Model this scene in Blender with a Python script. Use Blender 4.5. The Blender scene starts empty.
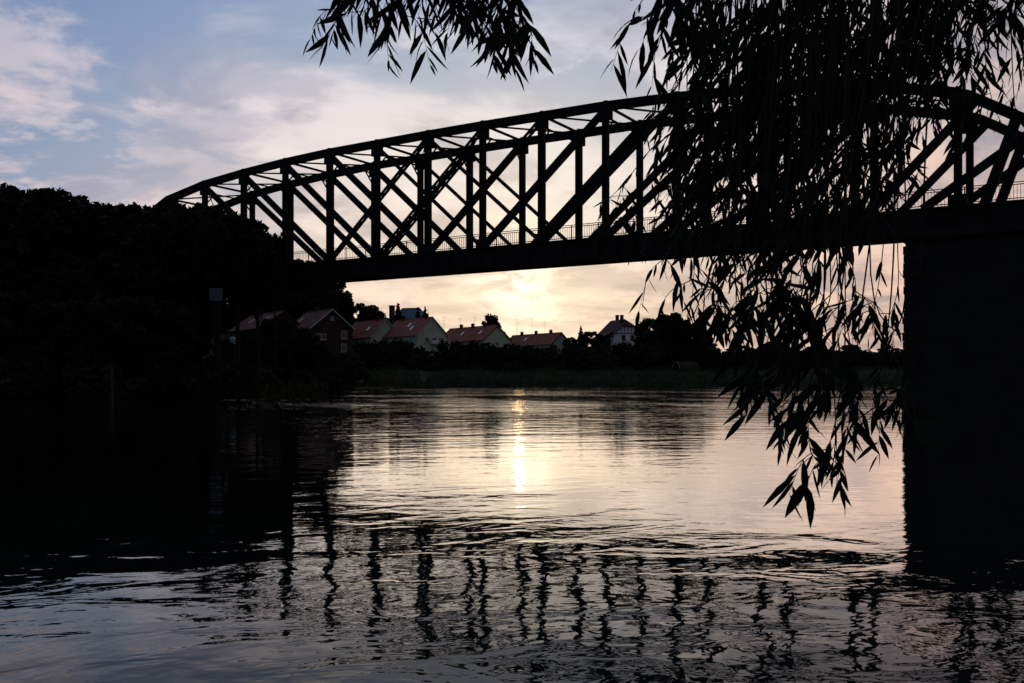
import bpy, bmesh, math, random
import numpy as np
from mathutils import Vector, Matrix

R = math.radians
sc = bpy.context.scene
COL = sc.collection
F, CX, HY, EYE = 950.0, 512.0, 380.0, 1.3      # focal length in pixels, centre column, horizon row, eye height

# ------------------------------------------------------------------ camera
cam = bpy.data.cameras.new('camera')
cam.sensor_width = 36.0
cam.lens = 36.0 * F / 1024.0
cam.shift_y = (HY - 341.5) / 1024.0
cam.clip_start = 0.05
cam.clip_end = 20000
cam_o = bpy.data.objects.new('camera', cam)
COL.objects.link(cam_o)
cam_o.location = (0, 0, EYE)
cam_o.rotation_euler = (R(90), 0, 0)
sc.camera = cam_o

# ------------------------------------------------------------------ sun and sky
SUN_EL, SUN_AZ = R(5.6), R(0.45)
S = Vector((math.sin(SUN_AZ) * math.cos(SUN_EL), math.cos(SUN_AZ) * math.cos(SUN_EL), math.sin(SUN_EL)))
sun = bpy.data.lights.new('sun', 'SUN')
sun.energy = 0.0026
sun.angle = R(0.53)
sun.color = (1.0, 0.52, 0.2)
sun_o = bpy.data.objects.new('sun', sun)
COL.objects.link(sun_o)
sun_o.rotation_euler = S.to_track_quat('Z', 'Y').to_euler()

sc.view_settings.view_transform = 'Standard'
sc.view_settings.look = 'None'
sc.view_settings.exposure = 0.12
sc.view_settings.gamma = 1.0
sc.view_settings.use_curve_mapping = False

world = bpy.data.worlds.new('World')
sc.world = world
world.use_nodes = True


class NT:
    """short-hand for building node trees"""
    def __init__(s, tree):
        s.t = tree
        s.n = tree.nodes
        s.l = tree.links

    def new(s, kind, **kw):
        n = s.n.new(kind)
        for k, v in kw.items():
            setattr(n, k, v)
        return n

    def put(s, sock, v):
        if isinstance(v, bpy.types.NodeSocket):
            s.l.new(v, sock)
        elif v is not None:
            sock.default_value = v

    def math(s, op, a, b=None, c=None, clamp=False):
        n = s.new('ShaderNodeMath', operation=op, use_clamp=clamp)
        s.put(n.inputs[0], a)
        s.put(n.inputs[1], b)
        s.put(n.inputs[2], c)
        return n.outputs[0]

    def vec(s, op, a, b=None):
        n = s.new('ShaderNodeVectorMath', operation=op)
        s.put(n.inputs[0], a)
        s.put(n.inputs[1], b)
        return n.outputs['Value'] if op in ('DOT_PRODUCT', 'LENGTH') else n.outputs['Vector']

    def mix(s, f, a, b):
        n = s.new('ShaderNodeMix', data_type='RGBA')
        s.put(n.inputs[0], f)
        s.put(n.inputs[6], a)
        s.put(n.inputs[7], b)
        return n.outputs[2]

    def noise(s, v, scale, detail=4.0, rough=0.5, dist=0.0):
        n = s.new('ShaderNodeTexNoise')
        s.put(n.inputs['Vector'], v)
        n.inputs['Scale'].default_value = scale
        n.inputs['Detail'].default_value = detail
        n.inputs['Roughness'].default_value = rough
        n.inputs['Distortion'].default_value = dist
        return n.outputs['Fac']

    def ramp(s, f, stops, interp='LINEAR'):
        n = s.new('ShaderNodeValToRGB')
        n.color_ramp.interpolation = interp
        el = n.color_ramp.elements
        while len(el) < len(stops):
            el.new(0.5)
        for e, (p, c) in zip(el, stops):
            e.position = p
            e.color = c if len(c) == 4 else (*c, 1)
        s.put(n.inputs[0], f)
        return n.outputs[0]

    def range(s, v, a, b, c=0.0, d=1.0, smooth=True):
        n = s.new('ShaderNodeMapRange', interpolation_type='SMOOTHSTEP' if smooth else 'LINEAR')
        s.put(n.inputs[0], v)
        for k, x in zip((1, 2, 3, 4), (a, b, c, d)):
            n.inputs[k].default_value = x
        return n.outputs[0]


SKY_X, SKY_Y = 9.1, 3.3


def build_sky():
    w = NT(world.node_tree)
    w.n.clear()
    out = w.new('ShaderNodeOutputWorld')
    bg = w.new('ShaderNodeBackground')
    bg.inputs['Strength'].default_value = 0.1
    w.l.new(bg.outputs[0], out.inputs[0])
    sky = w.new('ShaderNodeTexSky', sky_type='NISHITA', sun_disc=False)
    sky.sun_elevation = SUN_EL
    sky.sun_rotation = SUN_AZ
    sky.air_density, sky.dust_density, sky.ozone_density = 1.0, 1.5, 1.5
    tc = w.new('ShaderNodeTexCoord')
    d = tc.outputs['Generated']
    sep = w.new('ShaderNodeSeparateXYZ')
    w.l.new(d, sep.inputs[0])
    x, y, z = sep.outputs
    zc = w.math('ADD', w.math('MAXIMUM', z, 0.0), 0.16)
    cmb = w.new('ShaderNodeCombineXYZ')                # cloud deck seen in perspective
    w.put(cmb.inputs[0], w.math('DIVIDE', x, zc))
    w.put(cmb.inputs[1], w.math('DIVIDE', y, zc))
    cmb.inputs[2].default_value = 3.7
    cp = cmb.outputs[0]
    dot = w.vec('DOT_PRODUCT', d, tuple(S))
    ang = w.math('ARCCOSINE', w.math('MINIMUM', dot, 1.0))   # angle from the sun
    # light on the clouds falls off with the angle from the sun
    af = w.math('DIVIDE', ang, math.pi)
    thick = w.ramp(af, [(0.00, (6.6, 5.7, 4.7)), (0.05, (5.6, 5.0, 4.6)), (0.10, (4.3, 4.05, 4.6)), (0.15, (3.1, 3.25, 4.4)),
                        (0.20, (2.2, 2.7, 3.9)), (0.32, (1.25, 1.6, 2.3)), (0.5, (0.8, 0.98, 1.3)), (1.0, (0.55, 0.66, 0.85))])
    thin = w.ramp(af, [(0.00, (10.0, 8.8, 7.0)), (0.05, (8.7, 7.7, 6.9)), (0.10, (8.2, 7.1, 6.9)), (0.15, (6.9, 5.8, 5.9)),
                       (0.20, (6.3, 5.3, 5.4)), (0.32, (3.0, 2.8, 3.0)), (0.5, (1.6, 1.6, 1.75)), (1.0, (1.0, 1.05, 1.2))])
    n1 = w.noise(cp, 0.8, 7, 0.55, 0.4)
    n2 = w.noise(w.vec('ADD', cp, (11.3, 4.2, 0)), 2.3, 7, 0.6, 0.5)
    m = w.math('ADD', w.math('MULTIPLY', n1, 0.55), w.math('MULTIPLY', n2, 0.45))
    edge = w.range(m, 0.42, 0.60)
    cloud = w.mix(edge, thick, thin)
    # open blue-grey sky higher up, away from the sun, with ragged lit cloud edges
    blue = w.mix(0.12, w.ramp(af, [(0.0, (6.0, 5.4, 5.0)), (0.06, (4.9, 4.9, 5.3)), (0.10, (3.5, 4.05, 5.1)), (0.14, (2.6, 3.3, 4.75)), (0.18, (2.1, 2.8, 4.4)),
                                   (0.35, (1.1, 1.6, 2.7)), (1.0, (0.45, 0.6, 0.9))]), sky.outputs[0])
    n3 = w.noise(w.vec('ADD', cp, (SKY_X, SKY_Y, 0)), 1.15, 8, 0.58, 0.5)
    lift = w.math('ADD', w.range(z, 0.10, 0.40, -0.10, 0.08, False), w.math('MULTIPLY', x, -0.16))
    g3 = w.math('ADD', n3, lift)
    gap = w.range(g3, 0.48, 0.60)
    rim = w.math('MULTIPLY', w.range(g3, 0.40, 0.49), w.range(g3, 0.66, 0.50))
    col = w.mix(gap, cloud, blue)
    col = w.mix(w.math('MULTIPLY', w.math('MULTIPLY', rim, w.range(n2, 0.38, 0.56)), 0.95), col, thin)
    puff = w.noise(w.vec('ADD', cp, (-4.4, 7.9, 0)), 3.6, 9, 0.6, 0.12)
    wisp = w.math('MULTIPLY', w.range(puff, 0.51, 0.64), 0.72)
    col = w.mix(wisp, col, thin)
    shade = w.math('MULTIPLY', w.range(w.noise(w.vec('ADD', cp, (6.4, 2.9, 0)), 1.9, 9, 0.6, 0.15), 0.48, 0.62), 0.6)
    col = w.mix(shade, col, thick)
    # the sun shining through a tear in the cloud
    brk = w.noise(w.vec('MULTIPLY', d, (1, 1, 2.2)), 26, 4, 0.6, 0.8)
    glow = w.math('MULTIPLY', w.math('POWER', w.math('MAXIMUM', dot, 0.0), 1000), w.range(brk, 0.35, 0.62, 0.15, 1.0))
    disc = w.math('POWER', w.math('MAXIMUM', dot, 0.0), 45000)
    disc = w.math('MULTIPLY', disc, w.range(brk, 0.3, 0.55, 0.3, 1.0))
    gs = w.math('ADD', w.math('MULTIPLY', glow, 6.5), w.math('MULTIPLY', disc, 6.0))
    gcol = w.vec('MULTIPLY', (1.0, 0.86, 0.6), None)
    gn = gcol.node
    sc_n = w.new('ShaderNodeVectorMath', operation='SCALE')
    sc_n.inputs[0].default_value = (1.0, 0.87, 0.66)
    w.put(sc_n.inputs['Scale'], gs)
    w.n.remove(gn)
    warm = w.mix(w.range(z, 0.02, 0.24), (1.12, 0.955, 0.80, 1), (1, 1, 1, 1))   # low sky is seen through more air
    cool = w.mix(w.range(z, 0.17, 0.42), (1, 1, 1, 1), (0.74, 0.86, 1.02, 1))
    col = w.vec('MULTIPLY', col, cool)
    rosy = w.mix(w.range(x, 0.05, 0.45), (1, 1, 1, 1), (1.08, 0.95, 0.80, 1))     # thinner cloud lit warm to the right of the sun
    col = w.vec('MULTIPLY', col, rosy)
    w.put(bg.inputs['Color'], w.vec('ADD', w.vec('MULTIPLY', col, warm), sc_n.outputs[0]))


build_sky()


# ------------------------------------------------------------------ helpers
def at(x, y, Y):
    """the point seen at pixel (x, y) that lies Y metres in front of the camera"""
    return Vector(((x - CX) / F * Y, Y, EYE + (HY - y) / F * Y))


def tag(o, label=None, cat=None, group=None, kind=None):
    if label: o['label'] = label
    if cat: o['category'] = cat
    if group: o['group'] = group
    if kind: o['kind'] = kind
    return o


def empty(name, loc=(0, 0, 0), rz=0.0):
    o = bpy.data.objects.new(name, None)
    o.empty_display_size = 0.3
    COL.objects.link(o)
    o.location = loc
    o.rotation_euler = (0, 0, rz)
    return o


class MB:
    """collects boxes, bars, tubes and faces; build() links them as one mesh object"""
    def __init__(s):
        s.v, s.f = [], []

    def face(s, pts):
        b = len(s.v)
        s.v.extend([tuple(p) for p in pts])
        s.f.append(tuple(range(b, b + len(pts))))

    def hexa(s, p):
        b = len(s.v)
        s.v.extend([tuple(q) for q in p])
        for f in ((0, 3, 2, 1), (4, 5, 6, 7), (0, 1, 5, 4), (1, 2, 6, 5), (2, 3, 7, 6), (3, 0, 4, 7)):
            s.f.append(tuple(b + i for i in f))

    def box(s, lo, hi):
        (a, b, c), (d, e, f) = lo, hi
        s.hexa([(a, b, c), (d, b, c), (d, e, c), (a, e, c), (a, b, f), (d, b, f), (d, e, f), (a, e, f)])

    def bar(s, p0, p1, w, h, side=None):
        """bar of width w along 'side' and depth h across it"""
        p0, p1 = Vector(p0), Vector(p1)
        t = (p1 - p0).normalized()
        if side is None:
            side = t.cross(Vector((0, 0, 1)))
            if side.length < 1e-3: side = Vector((1, 0, 0))
        side = Vector(side)
        side = (side - t * side.dot(t)).normalized()
        up = t.cross(side).normalized()
        a, b = side * w / 2, up * h / 2
        s.hexa([p0 - a - b, p0 + a - b, p0 + a + b, p0 - a + b, p1 - a - b, p1 + a - b, p1 + a + b, p1 - a + b])

    def tube(s, pts, rads, n=7, cap=True):
        pts = [Vector(p) for p in pts]
        rings = []
        ref = Vector((0.31, 0.87, 0.38)).normalized()
        for i, p in enumerate(pts):
            t = (pts[min(i + 1, len(pts) - 1)] - pts[max(i - 1, 0)]).normalized()
            u = t.cross(ref)
            if u.length < 1e-3: u = t.cross(Vector((1, 0, 0)))
            u.normalize()
            v = t.cross(u)
            b = len(s.v)
            for k in range(n):
                a = 2 * math.pi * k / n
                s.v.append(tuple(p + (u * math.cos(a) + v * math.sin(a)) * rads[i]))
            rings.append(b)
        for b, c in zip(rings, rings[1:]):
            for k in range(n):
                s.f.append((b + k, b + (k + 1) % n, c + (k + 1) % n, c + k))
        if cap:
            s.f.append(tuple(rings[0] + k for k in reversed(range(n))))
            s.f.append(tuple(rings[-1] + k for k in range(n)))

    def mesh(s, name, mat):
        me = bpy.data.meshes.new(name)
        me.from_pydata(s.v, [], s.f)
        me.materials.append(mat)
        me.update()
        return me

    def build(s, name, mat, parent=None, smooth=False):
        return link(s.mesh(name, mat), name, parent, smooth)


def link(me, name, parent=None, smooth=False):
    if smooth:
        me.polygons.foreach_set('use_smooth', [True] * len(me.polygons))
    o = bpy.data.objects.new(name, me)
    COL.objects.link(o)
    if parent: o.parent = parent
    return o


# ------------------------------------------------------------------ materials
def mat(name, col, rough=0.7, var=0.3, scale=3.0, bump=0.0, spec=0.3, metal=0.0, stretch=(1, 1, 1)):
    m = bpy.data.materials.new(name)
    m.use_nodes = True
    t = NT(m.node_tree)
    b = t.n['Principled BSDF']
    co = t.new('ShaderNodeTexCoord').outputs['Object']
    n = t.noise(t.vec('MULTIPLY', co, stretch), scale, 6, 0.6)
    lo = tuple(c * (1 - var) for c in col) + (1,)
    hi = tuple(min(1, c * (1 + var)) for c in col) + (1,)
    t.put(b.inputs['Base Color'], t.mix(t.range(n, 0.3, 0.7), lo, hi))
    b.inputs['Roughness'].default_value = rough
    b.inputs['Specular IOR Level'].default_value = spec
    b.inputs['Metallic'].default_value = metal
    if bump:
        bn = t.new('ShaderNodeBump')
        bn.inputs['Strength'].default_value = bump
        bn.inputs['Distance'].default_value = 0.05
        t.put(bn.inputs['Height'], n)
        t.put(b.inputs['Normal'], bn.outputs[0])
    return m


def tile_mat(name, col, mortar, bw, bh, var=0.35, rough=0.85):
    """courses of brick, stone or roof tile in object space (u along the face, v up it)"""
    m = bpy.data.materials.new(name)
    m.use_nodes = True
    t = NT(m.node_tree)
    b = t.n['Principled BSDF']
    co = t.new('ShaderNodeTexCoord').outputs['Object']
    sp = t.new('ShaderNodeSeparateXYZ')
    t.l.new(co, sp.inputs[0])
    cb = t.new('ShaderNodeCombineXYZ')
    t.put(cb.inputs[0], t.math('ADD', sp.outputs[0], sp.outputs[1]))
    t.put(cb.inputs[1], sp.outputs[2])
    br = t.new('ShaderNodeTexBrick')
    t.put(br.inputs['Vector'], cb.outputs[0])
    br.inputs['Scale'].default_value = 1.0
    br.inputs['Brick Width'].default_value = bw
    br.inputs['Row Height'].default_value = bh
    br.inputs['Mortar Size'].default_value = bh * 0.06
    br.inputs['Color1'].default_value = tuple(c * (1 - var) for c in col) + (1,)
    br.inputs['Color2'].default_value = tuple(c * (1 + var) for c in col) + (1,)
    br.inputs['Mortar'].default_value = mortar + (1,)
    n = t.noise(co, 0.7, 6, 0.65)
    dirt = t.mix(t.range(n, 0.35, 0.7), br.outputs['Color'], tuple(c * 0.55 for c in col) + (1,))
    t.put(b.inputs['Base Color'], dirt)
    b.inputs['Roughness'].default_value = rough
    b.inputs['Specular IOR Level'].default_value = 0.2
    bn = t.new('ShaderNodeBump')
    bn.inputs['Strength'].default_value = 0.5
    bn.inputs['Distance'].default_value = 0.03
    t.put(bn.inputs['Height'], br.outputs['Fac'])
    bn.invert = True
    t.put(b.inputs['Normal'], bn.outputs[0])
    return m


M = {
    'steel': mat('dark painted steel', (0.014, 0.0135, 0.0135), 0.75, 0.4, 2.0, 0.15, 0.1),
    'deck': mat('dark deck steel', (0.012, 0.012, 0.012), 0.85, 0.4, 1.2, 0.2, 0.1),
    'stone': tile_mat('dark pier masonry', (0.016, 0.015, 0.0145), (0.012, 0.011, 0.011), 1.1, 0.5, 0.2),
    'bark': mat('bark', (0.03, 0.024, 0.02), 0.95, 0.4, 8, 0.6, 0.1, stretch=(1, 1, 0.25)),
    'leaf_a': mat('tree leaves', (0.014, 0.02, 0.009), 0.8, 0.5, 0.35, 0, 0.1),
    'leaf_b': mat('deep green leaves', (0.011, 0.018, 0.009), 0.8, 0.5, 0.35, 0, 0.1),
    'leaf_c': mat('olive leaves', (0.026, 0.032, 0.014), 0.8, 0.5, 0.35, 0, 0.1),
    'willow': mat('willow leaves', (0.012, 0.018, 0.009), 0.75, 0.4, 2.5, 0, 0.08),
    'tile': tile_mat('red roof tiles', (0.45, 0.145, 0.085), (0.16, 0.055, 0.035), 0.5, 0.36, 0.3),
    'tile_dark': tile_mat('brown red roof tiles', (0.19, 0.068, 0.045), (0.08, 0.03, 0.022), 0.5, 0.36, 0.3),
    'tile_brown': tile_mat('dark brown roof tiles', (0.10, 0.045, 0.035), (0.05, 0.02, 0.018), 0.5, 0.36, 0.3),
    'slate': tile_mat('blue grey slates', (0.14, 0.19, 0.25), (0.07, 0.09, 0.11), 0.5, 0.3, 0.25),
    'render_green': mat('pale green render', (0.5, 0.58, 0.43), 0.9, 0.15, 0.8),
    'render_grey': mat('grey render', (0.3, 0.33, 0.29), 0.9, 0.2, 0.8),
    'render_white': mat('white render', (0.80, 0.84, 0.88), 0.85, 0.08, 0.8),
    'brick': tile_mat('dark red brick', (0.06, 0.03, 0.026), (0.06, 0.05, 0.045), 0.26, 0.09),
    'white': mat('white paint', (0.75, 0.76, 0.75), 0.6, 0.06, 2),
    'pale': mat('weathered pale paint', (0.4, 0.42, 0.42), 0.7, 0.15, 2),
    'timber': mat('dark timber', (0.05, 0.03, 0.022), 0.8, 0.3, 3),
    'chim': tile_mat('chimney brick', (0.07, 0.035, 0.03), (0.05, 0.045, 0.04), 0.26, 0.09),
    'glass': mat('window glass', (0.03, 0.035, 0.04), 0.08, 0.1, 1, 0, 0.6),
    'metal': mat('dull metal', (0.05, 0.05, 0.055), 0.5, 0.2, 4, 0, 0.4, 0.6),
    'reed': mat('reeds', (0.055, 0.07, 0.032), 0.8, 0.4, 0.6, 0, 0.1),
    'reedpale': mat('faded teal cloth', (0.17, 0.24, 0.24), 0.9, 0.15, 2),
    'sign_blue': mat('faded blue white board', (0.07, 0.09, 0.12), 0.6, 0.1, 2),
}


def water_mat():
    m = bpy.data.materials.new('river water')
    m.use_nodes = True
    t = NT(m.node_tree)
    t.n.remove(t.n['Principled BSDF'])
    out = t.n['Material Output']
    co = t.new('ShaderNodeTexCoord').outputs['Object']
    rot = t.new('ShaderNodeMapping')
    rot.inputs['Rotation'].default_value = (0, 0, R(-14))
    t.put(rot.inputs['Vector'], co)
    v = rot.outputs[0]
    long_w = t.noise(t.vec('MULTIPLY', v, (0.16, 0.55, 1)), 1.0, 2, 0.5, 0.3)
    mid_w = t.noise(t.vec('MULTIPLY', v, (1.25, 1.95, 1)), 1.0, 3, 0.5, 0.5)
    fine_w = t.noise(t.vec('MULTIPLY', v, (4.4, 5.0, 1)), 1.0, 3, 0.55, 0.5)
    sepw = t.new('ShaderNodeSeparateXYZ')
    t.l.new(co, sepw.inputs[0])
    near = t.range(sepw.outputs[1], 4.5, 9.5, 0.92, 0.33)       # choppier in the shallows by the near bank
    far = t.range(sepw.outputs[1], 15.0, 45.0, 0.0, 1.0)
    patch = t.range(t.noise(t.vec('MULTIPLY', v, (0.02, 0.06, 1)), 1.0, 3, 0.5, 0.2), 0.38, 0.6, 0.5, 1.0)
    gust = t.range(t.noise(t.vec('MULTIPLY', v, (0.13, 0.055, 1)), 1.0, 4, 0.6, 0.3), 0.40, 0.60, 0.3, 1.0)
    far = t.math('MULTIPLY', far, gust)
    patch = t.math('MULTIPLY', patch, t.math('ADD', near, far))
    h = t.math('ADD', t.math('MULTIPLY', long_w, 0.050), t.math('MULTIPLY', mid_w, 0.027))
    h = t.math('ADD', h, t.math('MULTIPLY', fine_w, 0.0040))
    h = t.math('MULTIPLY', h, patch)
    bn = t.new('ShaderNodeBump')
    bn.inputs['Strength'].default_value = 1.0
    bn.inputs['Distance'].default_value = 1.0
    t.put(bn.inputs['Height'], h)
    fr = t.new('ShaderNodeFresnel')
    fr.inputs['IOR'].default_value = 1.333
    t.put(fr.inputs['Normal'], bn.outputs[0])
    gl = t.new('ShaderNodeBsdfGlossy')
    gl.inputs['Color'].default_value = (0.97, 0.97, 0.96, 1)
    gl.inputs['Roughness'].default_value = 0.025
    t.put(gl.inputs['Normal'], bn.outputs[0])
    df = t.new('ShaderNodeBsdfDiffuse')
    df.inputs['Color'].default_value = (0.005, 0.009, 0.010, 1)
    mx = t.new('ShaderNodeMixShader')
    t.put(mx.inputs[0], t.ramp(fr.outputs[0], [(0.02, (.02,) * 3), (0.18, (.13,) * 3), (0.28, (.34,) * 3), (0.40, (.72,) * 3), (0.55, (1.0,) * 3)]))
    t.l.new(df.outputs[0], mx.inputs[1])
    t.l.new(gl.outputs[0], mx.inputs[2])
    t.l.new(mx.outputs[0], out.inputs[0])
    return m


def ground_mat():
    m = bpy.data.materials.new('grassy ground')
    m.use_nodes = True
    t = NT(m.node_tree)
    b = t.n['Principled BSDF']
    co = t.new('ShaderNodeTexCoord').outputs['Object']
    n = t.noise(co, 0.12, 8, 0.65)
    n2 = t.noise(co, 1.7, 6, 0.7)
    c = t.mix(t.range(n, 0.35, 0.65), (0.032, 0.046, 0.021, 1), (0.05, 0.053, 0.028, 1))
    c = t.mix(t.range(n2, 0.42, 0.75), c, (0.018, 0.025, 0.013, 1))
    t.put(b.inputs['Base Color'], c)
    b.inputs['Roughness'].default_value = 0.95
    b.inputs['Specular IOR Level'].default_value = 0.1
    bn = t.new('ShaderNodeBump')
    bn.inputs['Strength'].default_value = 0.8
    bn.inputs['Distance'].default_value = 0.3
    t.put(bn.inputs['Height'], n2)
    t.put(b.inputs['Normal'], bn.outputs[0])
    return m


# ------------------------------------------------------------------ the setting: ground and river
RIVER = np.array([(-260, -70), (-100, -24), (-40, -5), (-10, 0.6), (0, 1.8), (5, 2.0), (9, 4.4), (16, 20), (26, 42), (36, 54), (50, 60),
                  (90, 75), (400, 110), (900, 190), (900, 240), (300, 216), (140, 212), (60, 214), (10, 212), (-20, 213), (-33, 211), (-38, 190),
                  (-27, 130), (-20, 102), (-23, 86), (-31, 72), (-46, 55), (-78, 30), (-260, -12)], float)


def river_dist(X, Y):
    """distance to the river's edge, negative in the water"""
    d = np.full(X.shape, 1e9)
    ins = np.zeros(X.shape, bool)
    n = len(RIVER)
    for i in range(n):
        a, b = RIVER[i], RIVER[(i + 1) % n]
        ab = b - a
        t = np.clip(((X - a[0]) * ab[0] + (Y - a[1]) * ab[1]) / (ab @ ab), 0, 1)
        d = np.minimum(d, np.hypot(X - a[0] - t * ab[0], Y - a[1] - t * ab[1]))
        c = (a[1] > Y) != (b[1] > Y)
        with np.errstate(divide='ignore', invalid='ignore'):
            xi = a[0] + (Y - a[1]) / (b[1] - a[1] if b[1] != a[1] else 1e-9) * ab[0]
        ins ^= c & (X < xi)
    return np.where(ins, -d, d)


def sstep(a, b, v):
    t = np.clip((v - a) / (b - a), 0, 1)
    return t * t * (3 - 2 * t)


def height(X, Y):
    X, Y = np.asarray(X, float), np.asarray(Y, float)
    d = river_dist(X, Y)
    z = np.where(d < 0, np.maximum(-2.5, d * 0.5), 0)
    land = np.clip(d, 0, None)
    near = (Y < 60) & (X > -40)
    z = z + np.where(near, 0.25 * sstep(0, 1.5, land) + 2.0 * sstep(6, 30, land), 0.35 * sstep(0, 1.2, land) + 3.4 * sstep(0.5, 24, land) + 5.5 * sstep(24, 62, land))
    # wooded hill on the left bank
    hill = 12 * np.exp(-((X + 112) / 34) ** 2 - ((Y - 140) / 60) ** 2) + 26 * np.exp(-((X + 130) / 45) ** 2 - ((Y - 330) / 110) ** 2)
    z = z + hill * sstep(4, 50, land)
    z = z + np.where(land > 0, (0.22 * np.sin(X * 0.37 + 1.3 * np.sin(Y * 0.21)) + 0.15 * np.sin(Y * 0.53 + X * 0.11)) * sstep(1, 10, land) * sstep(20, 60, Y), 0)
    return z


def gz(x, y):
    return float(height(np.array([x]), np.array([y]))[0])


def build_ground():
    xs = np.concatenate([np.linspace(-6000, -400, 18), np.arange(-360, -120, 20), np.arange(-120, 130, 3.0), np.arange(130, 420, 20), np.linspace(450, 6000, 18)])
    ys = np.concatenate([np.linspace(-6000, -120, 16), np.arange(-100, -12, 8), np.arange(-12, 16, 0.8), np.arange(16, 200, 4), np.arange(200, 290, 2.0), np.arange(290, 480, 10), np.linspace(520, 9000, 20)])
    X, Y = np.meshgrid(xs, ys)
    Z = height(X, Y)
    nx, ny = len(xs), len(ys)
    V = np.stack([X, Y, Z], -1).reshape(-1, 3)
    i = np.arange(nx * ny).reshape(ny, nx)
    Fc = np.stack([i[:-1, :-1], i[:-1, 1:], i[1:, 1:], i[1:, :-1]], -1).reshape(-1, 4)
    me = bpy.data.meshes.new('ground')
    me.from_pydata(V.tolist(), [], Fc.tolist())
    me.materials.append(ground_mat())
    tag(link(me, 'ground', None, True), kind='structure')


build_ground()
wm = MB()
wm.face([(-420, -140, 0), (1000, -140, 0), (1000, 260, 0), (-420, 260, 0)])
tag(wm.build('river', water_mat()), kind='structure')

# ------------------------------------------------------------------ the truss bridge
K = 117600.0
UV = K / F                        # one unit of height ratio in metres
BDIR = Vector((-1532 / F, 1, 0)).normalized()       # along the bridge, away from the camera
BN = Vector((BDIR.y, -BDIR.x, 0)).normalized()      # across it, away from the camera
BW = 6.3


def bp(u, r, off=0.0):
    """a point of the bridge: u (in 1e-4) along it, r height ratio over the eye, off metres behind the near truss"""
    u = u * 1e-4
    p = Vector((K / F - K * 1532 / F * u, K * u, EYE + r * UV))
    return p + BN * off


TT = [0, 2.5, 3.5, 4.4, 5.5, 6.5, 7.0, 7.5, 8.0, 8.5]
TR = [.1715, .1705, .1688, .1663, .1618, .1538, .1443, .130, .1125, .0885]


def top_r(u):
    return float(np.interp(abs(u - 6.78) / .2515, TT, TR))


R_BOT, R_DECK = .0782, .0868
POSTS = [6.906 - .2515 * i for i in range(-7, 4)] + [5.893, 5.612, 5.333, 5.0556]
ENDS = (8.918, 4.642)


def laced(mb, p0, p1, w, h, side):
    """two flats joined by batten plates and zigzag lacing, open in between"""
    t = (p1 - p0)
    L = t.length
    t.normalize()
    up = t.cross(side).normalized()
    for s in (-1, 1):
        mb.bar(p0 + up * s * (h / 2 - 0.05), p1 + up * s * (h / 2 - 0.05), w, 0.1, side)
    n = max(2, int(L / 0.85))
    for i in range(n):
        a, b = p0 + t * L * i / n, p0 + t * L * (i + 1) / n
        s = 1 if i % 2 else -1
        mb.bar(a + up * s * (h / 2 - .06), b - up * s * (h / 2 - .06), w * 0.5, 0.07, side)
        if i % 3 == 0:
            mb.bar(a - up * h * 0.45, a + up * h * 0.45, w * 0.6, 0.3, side)


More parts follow.
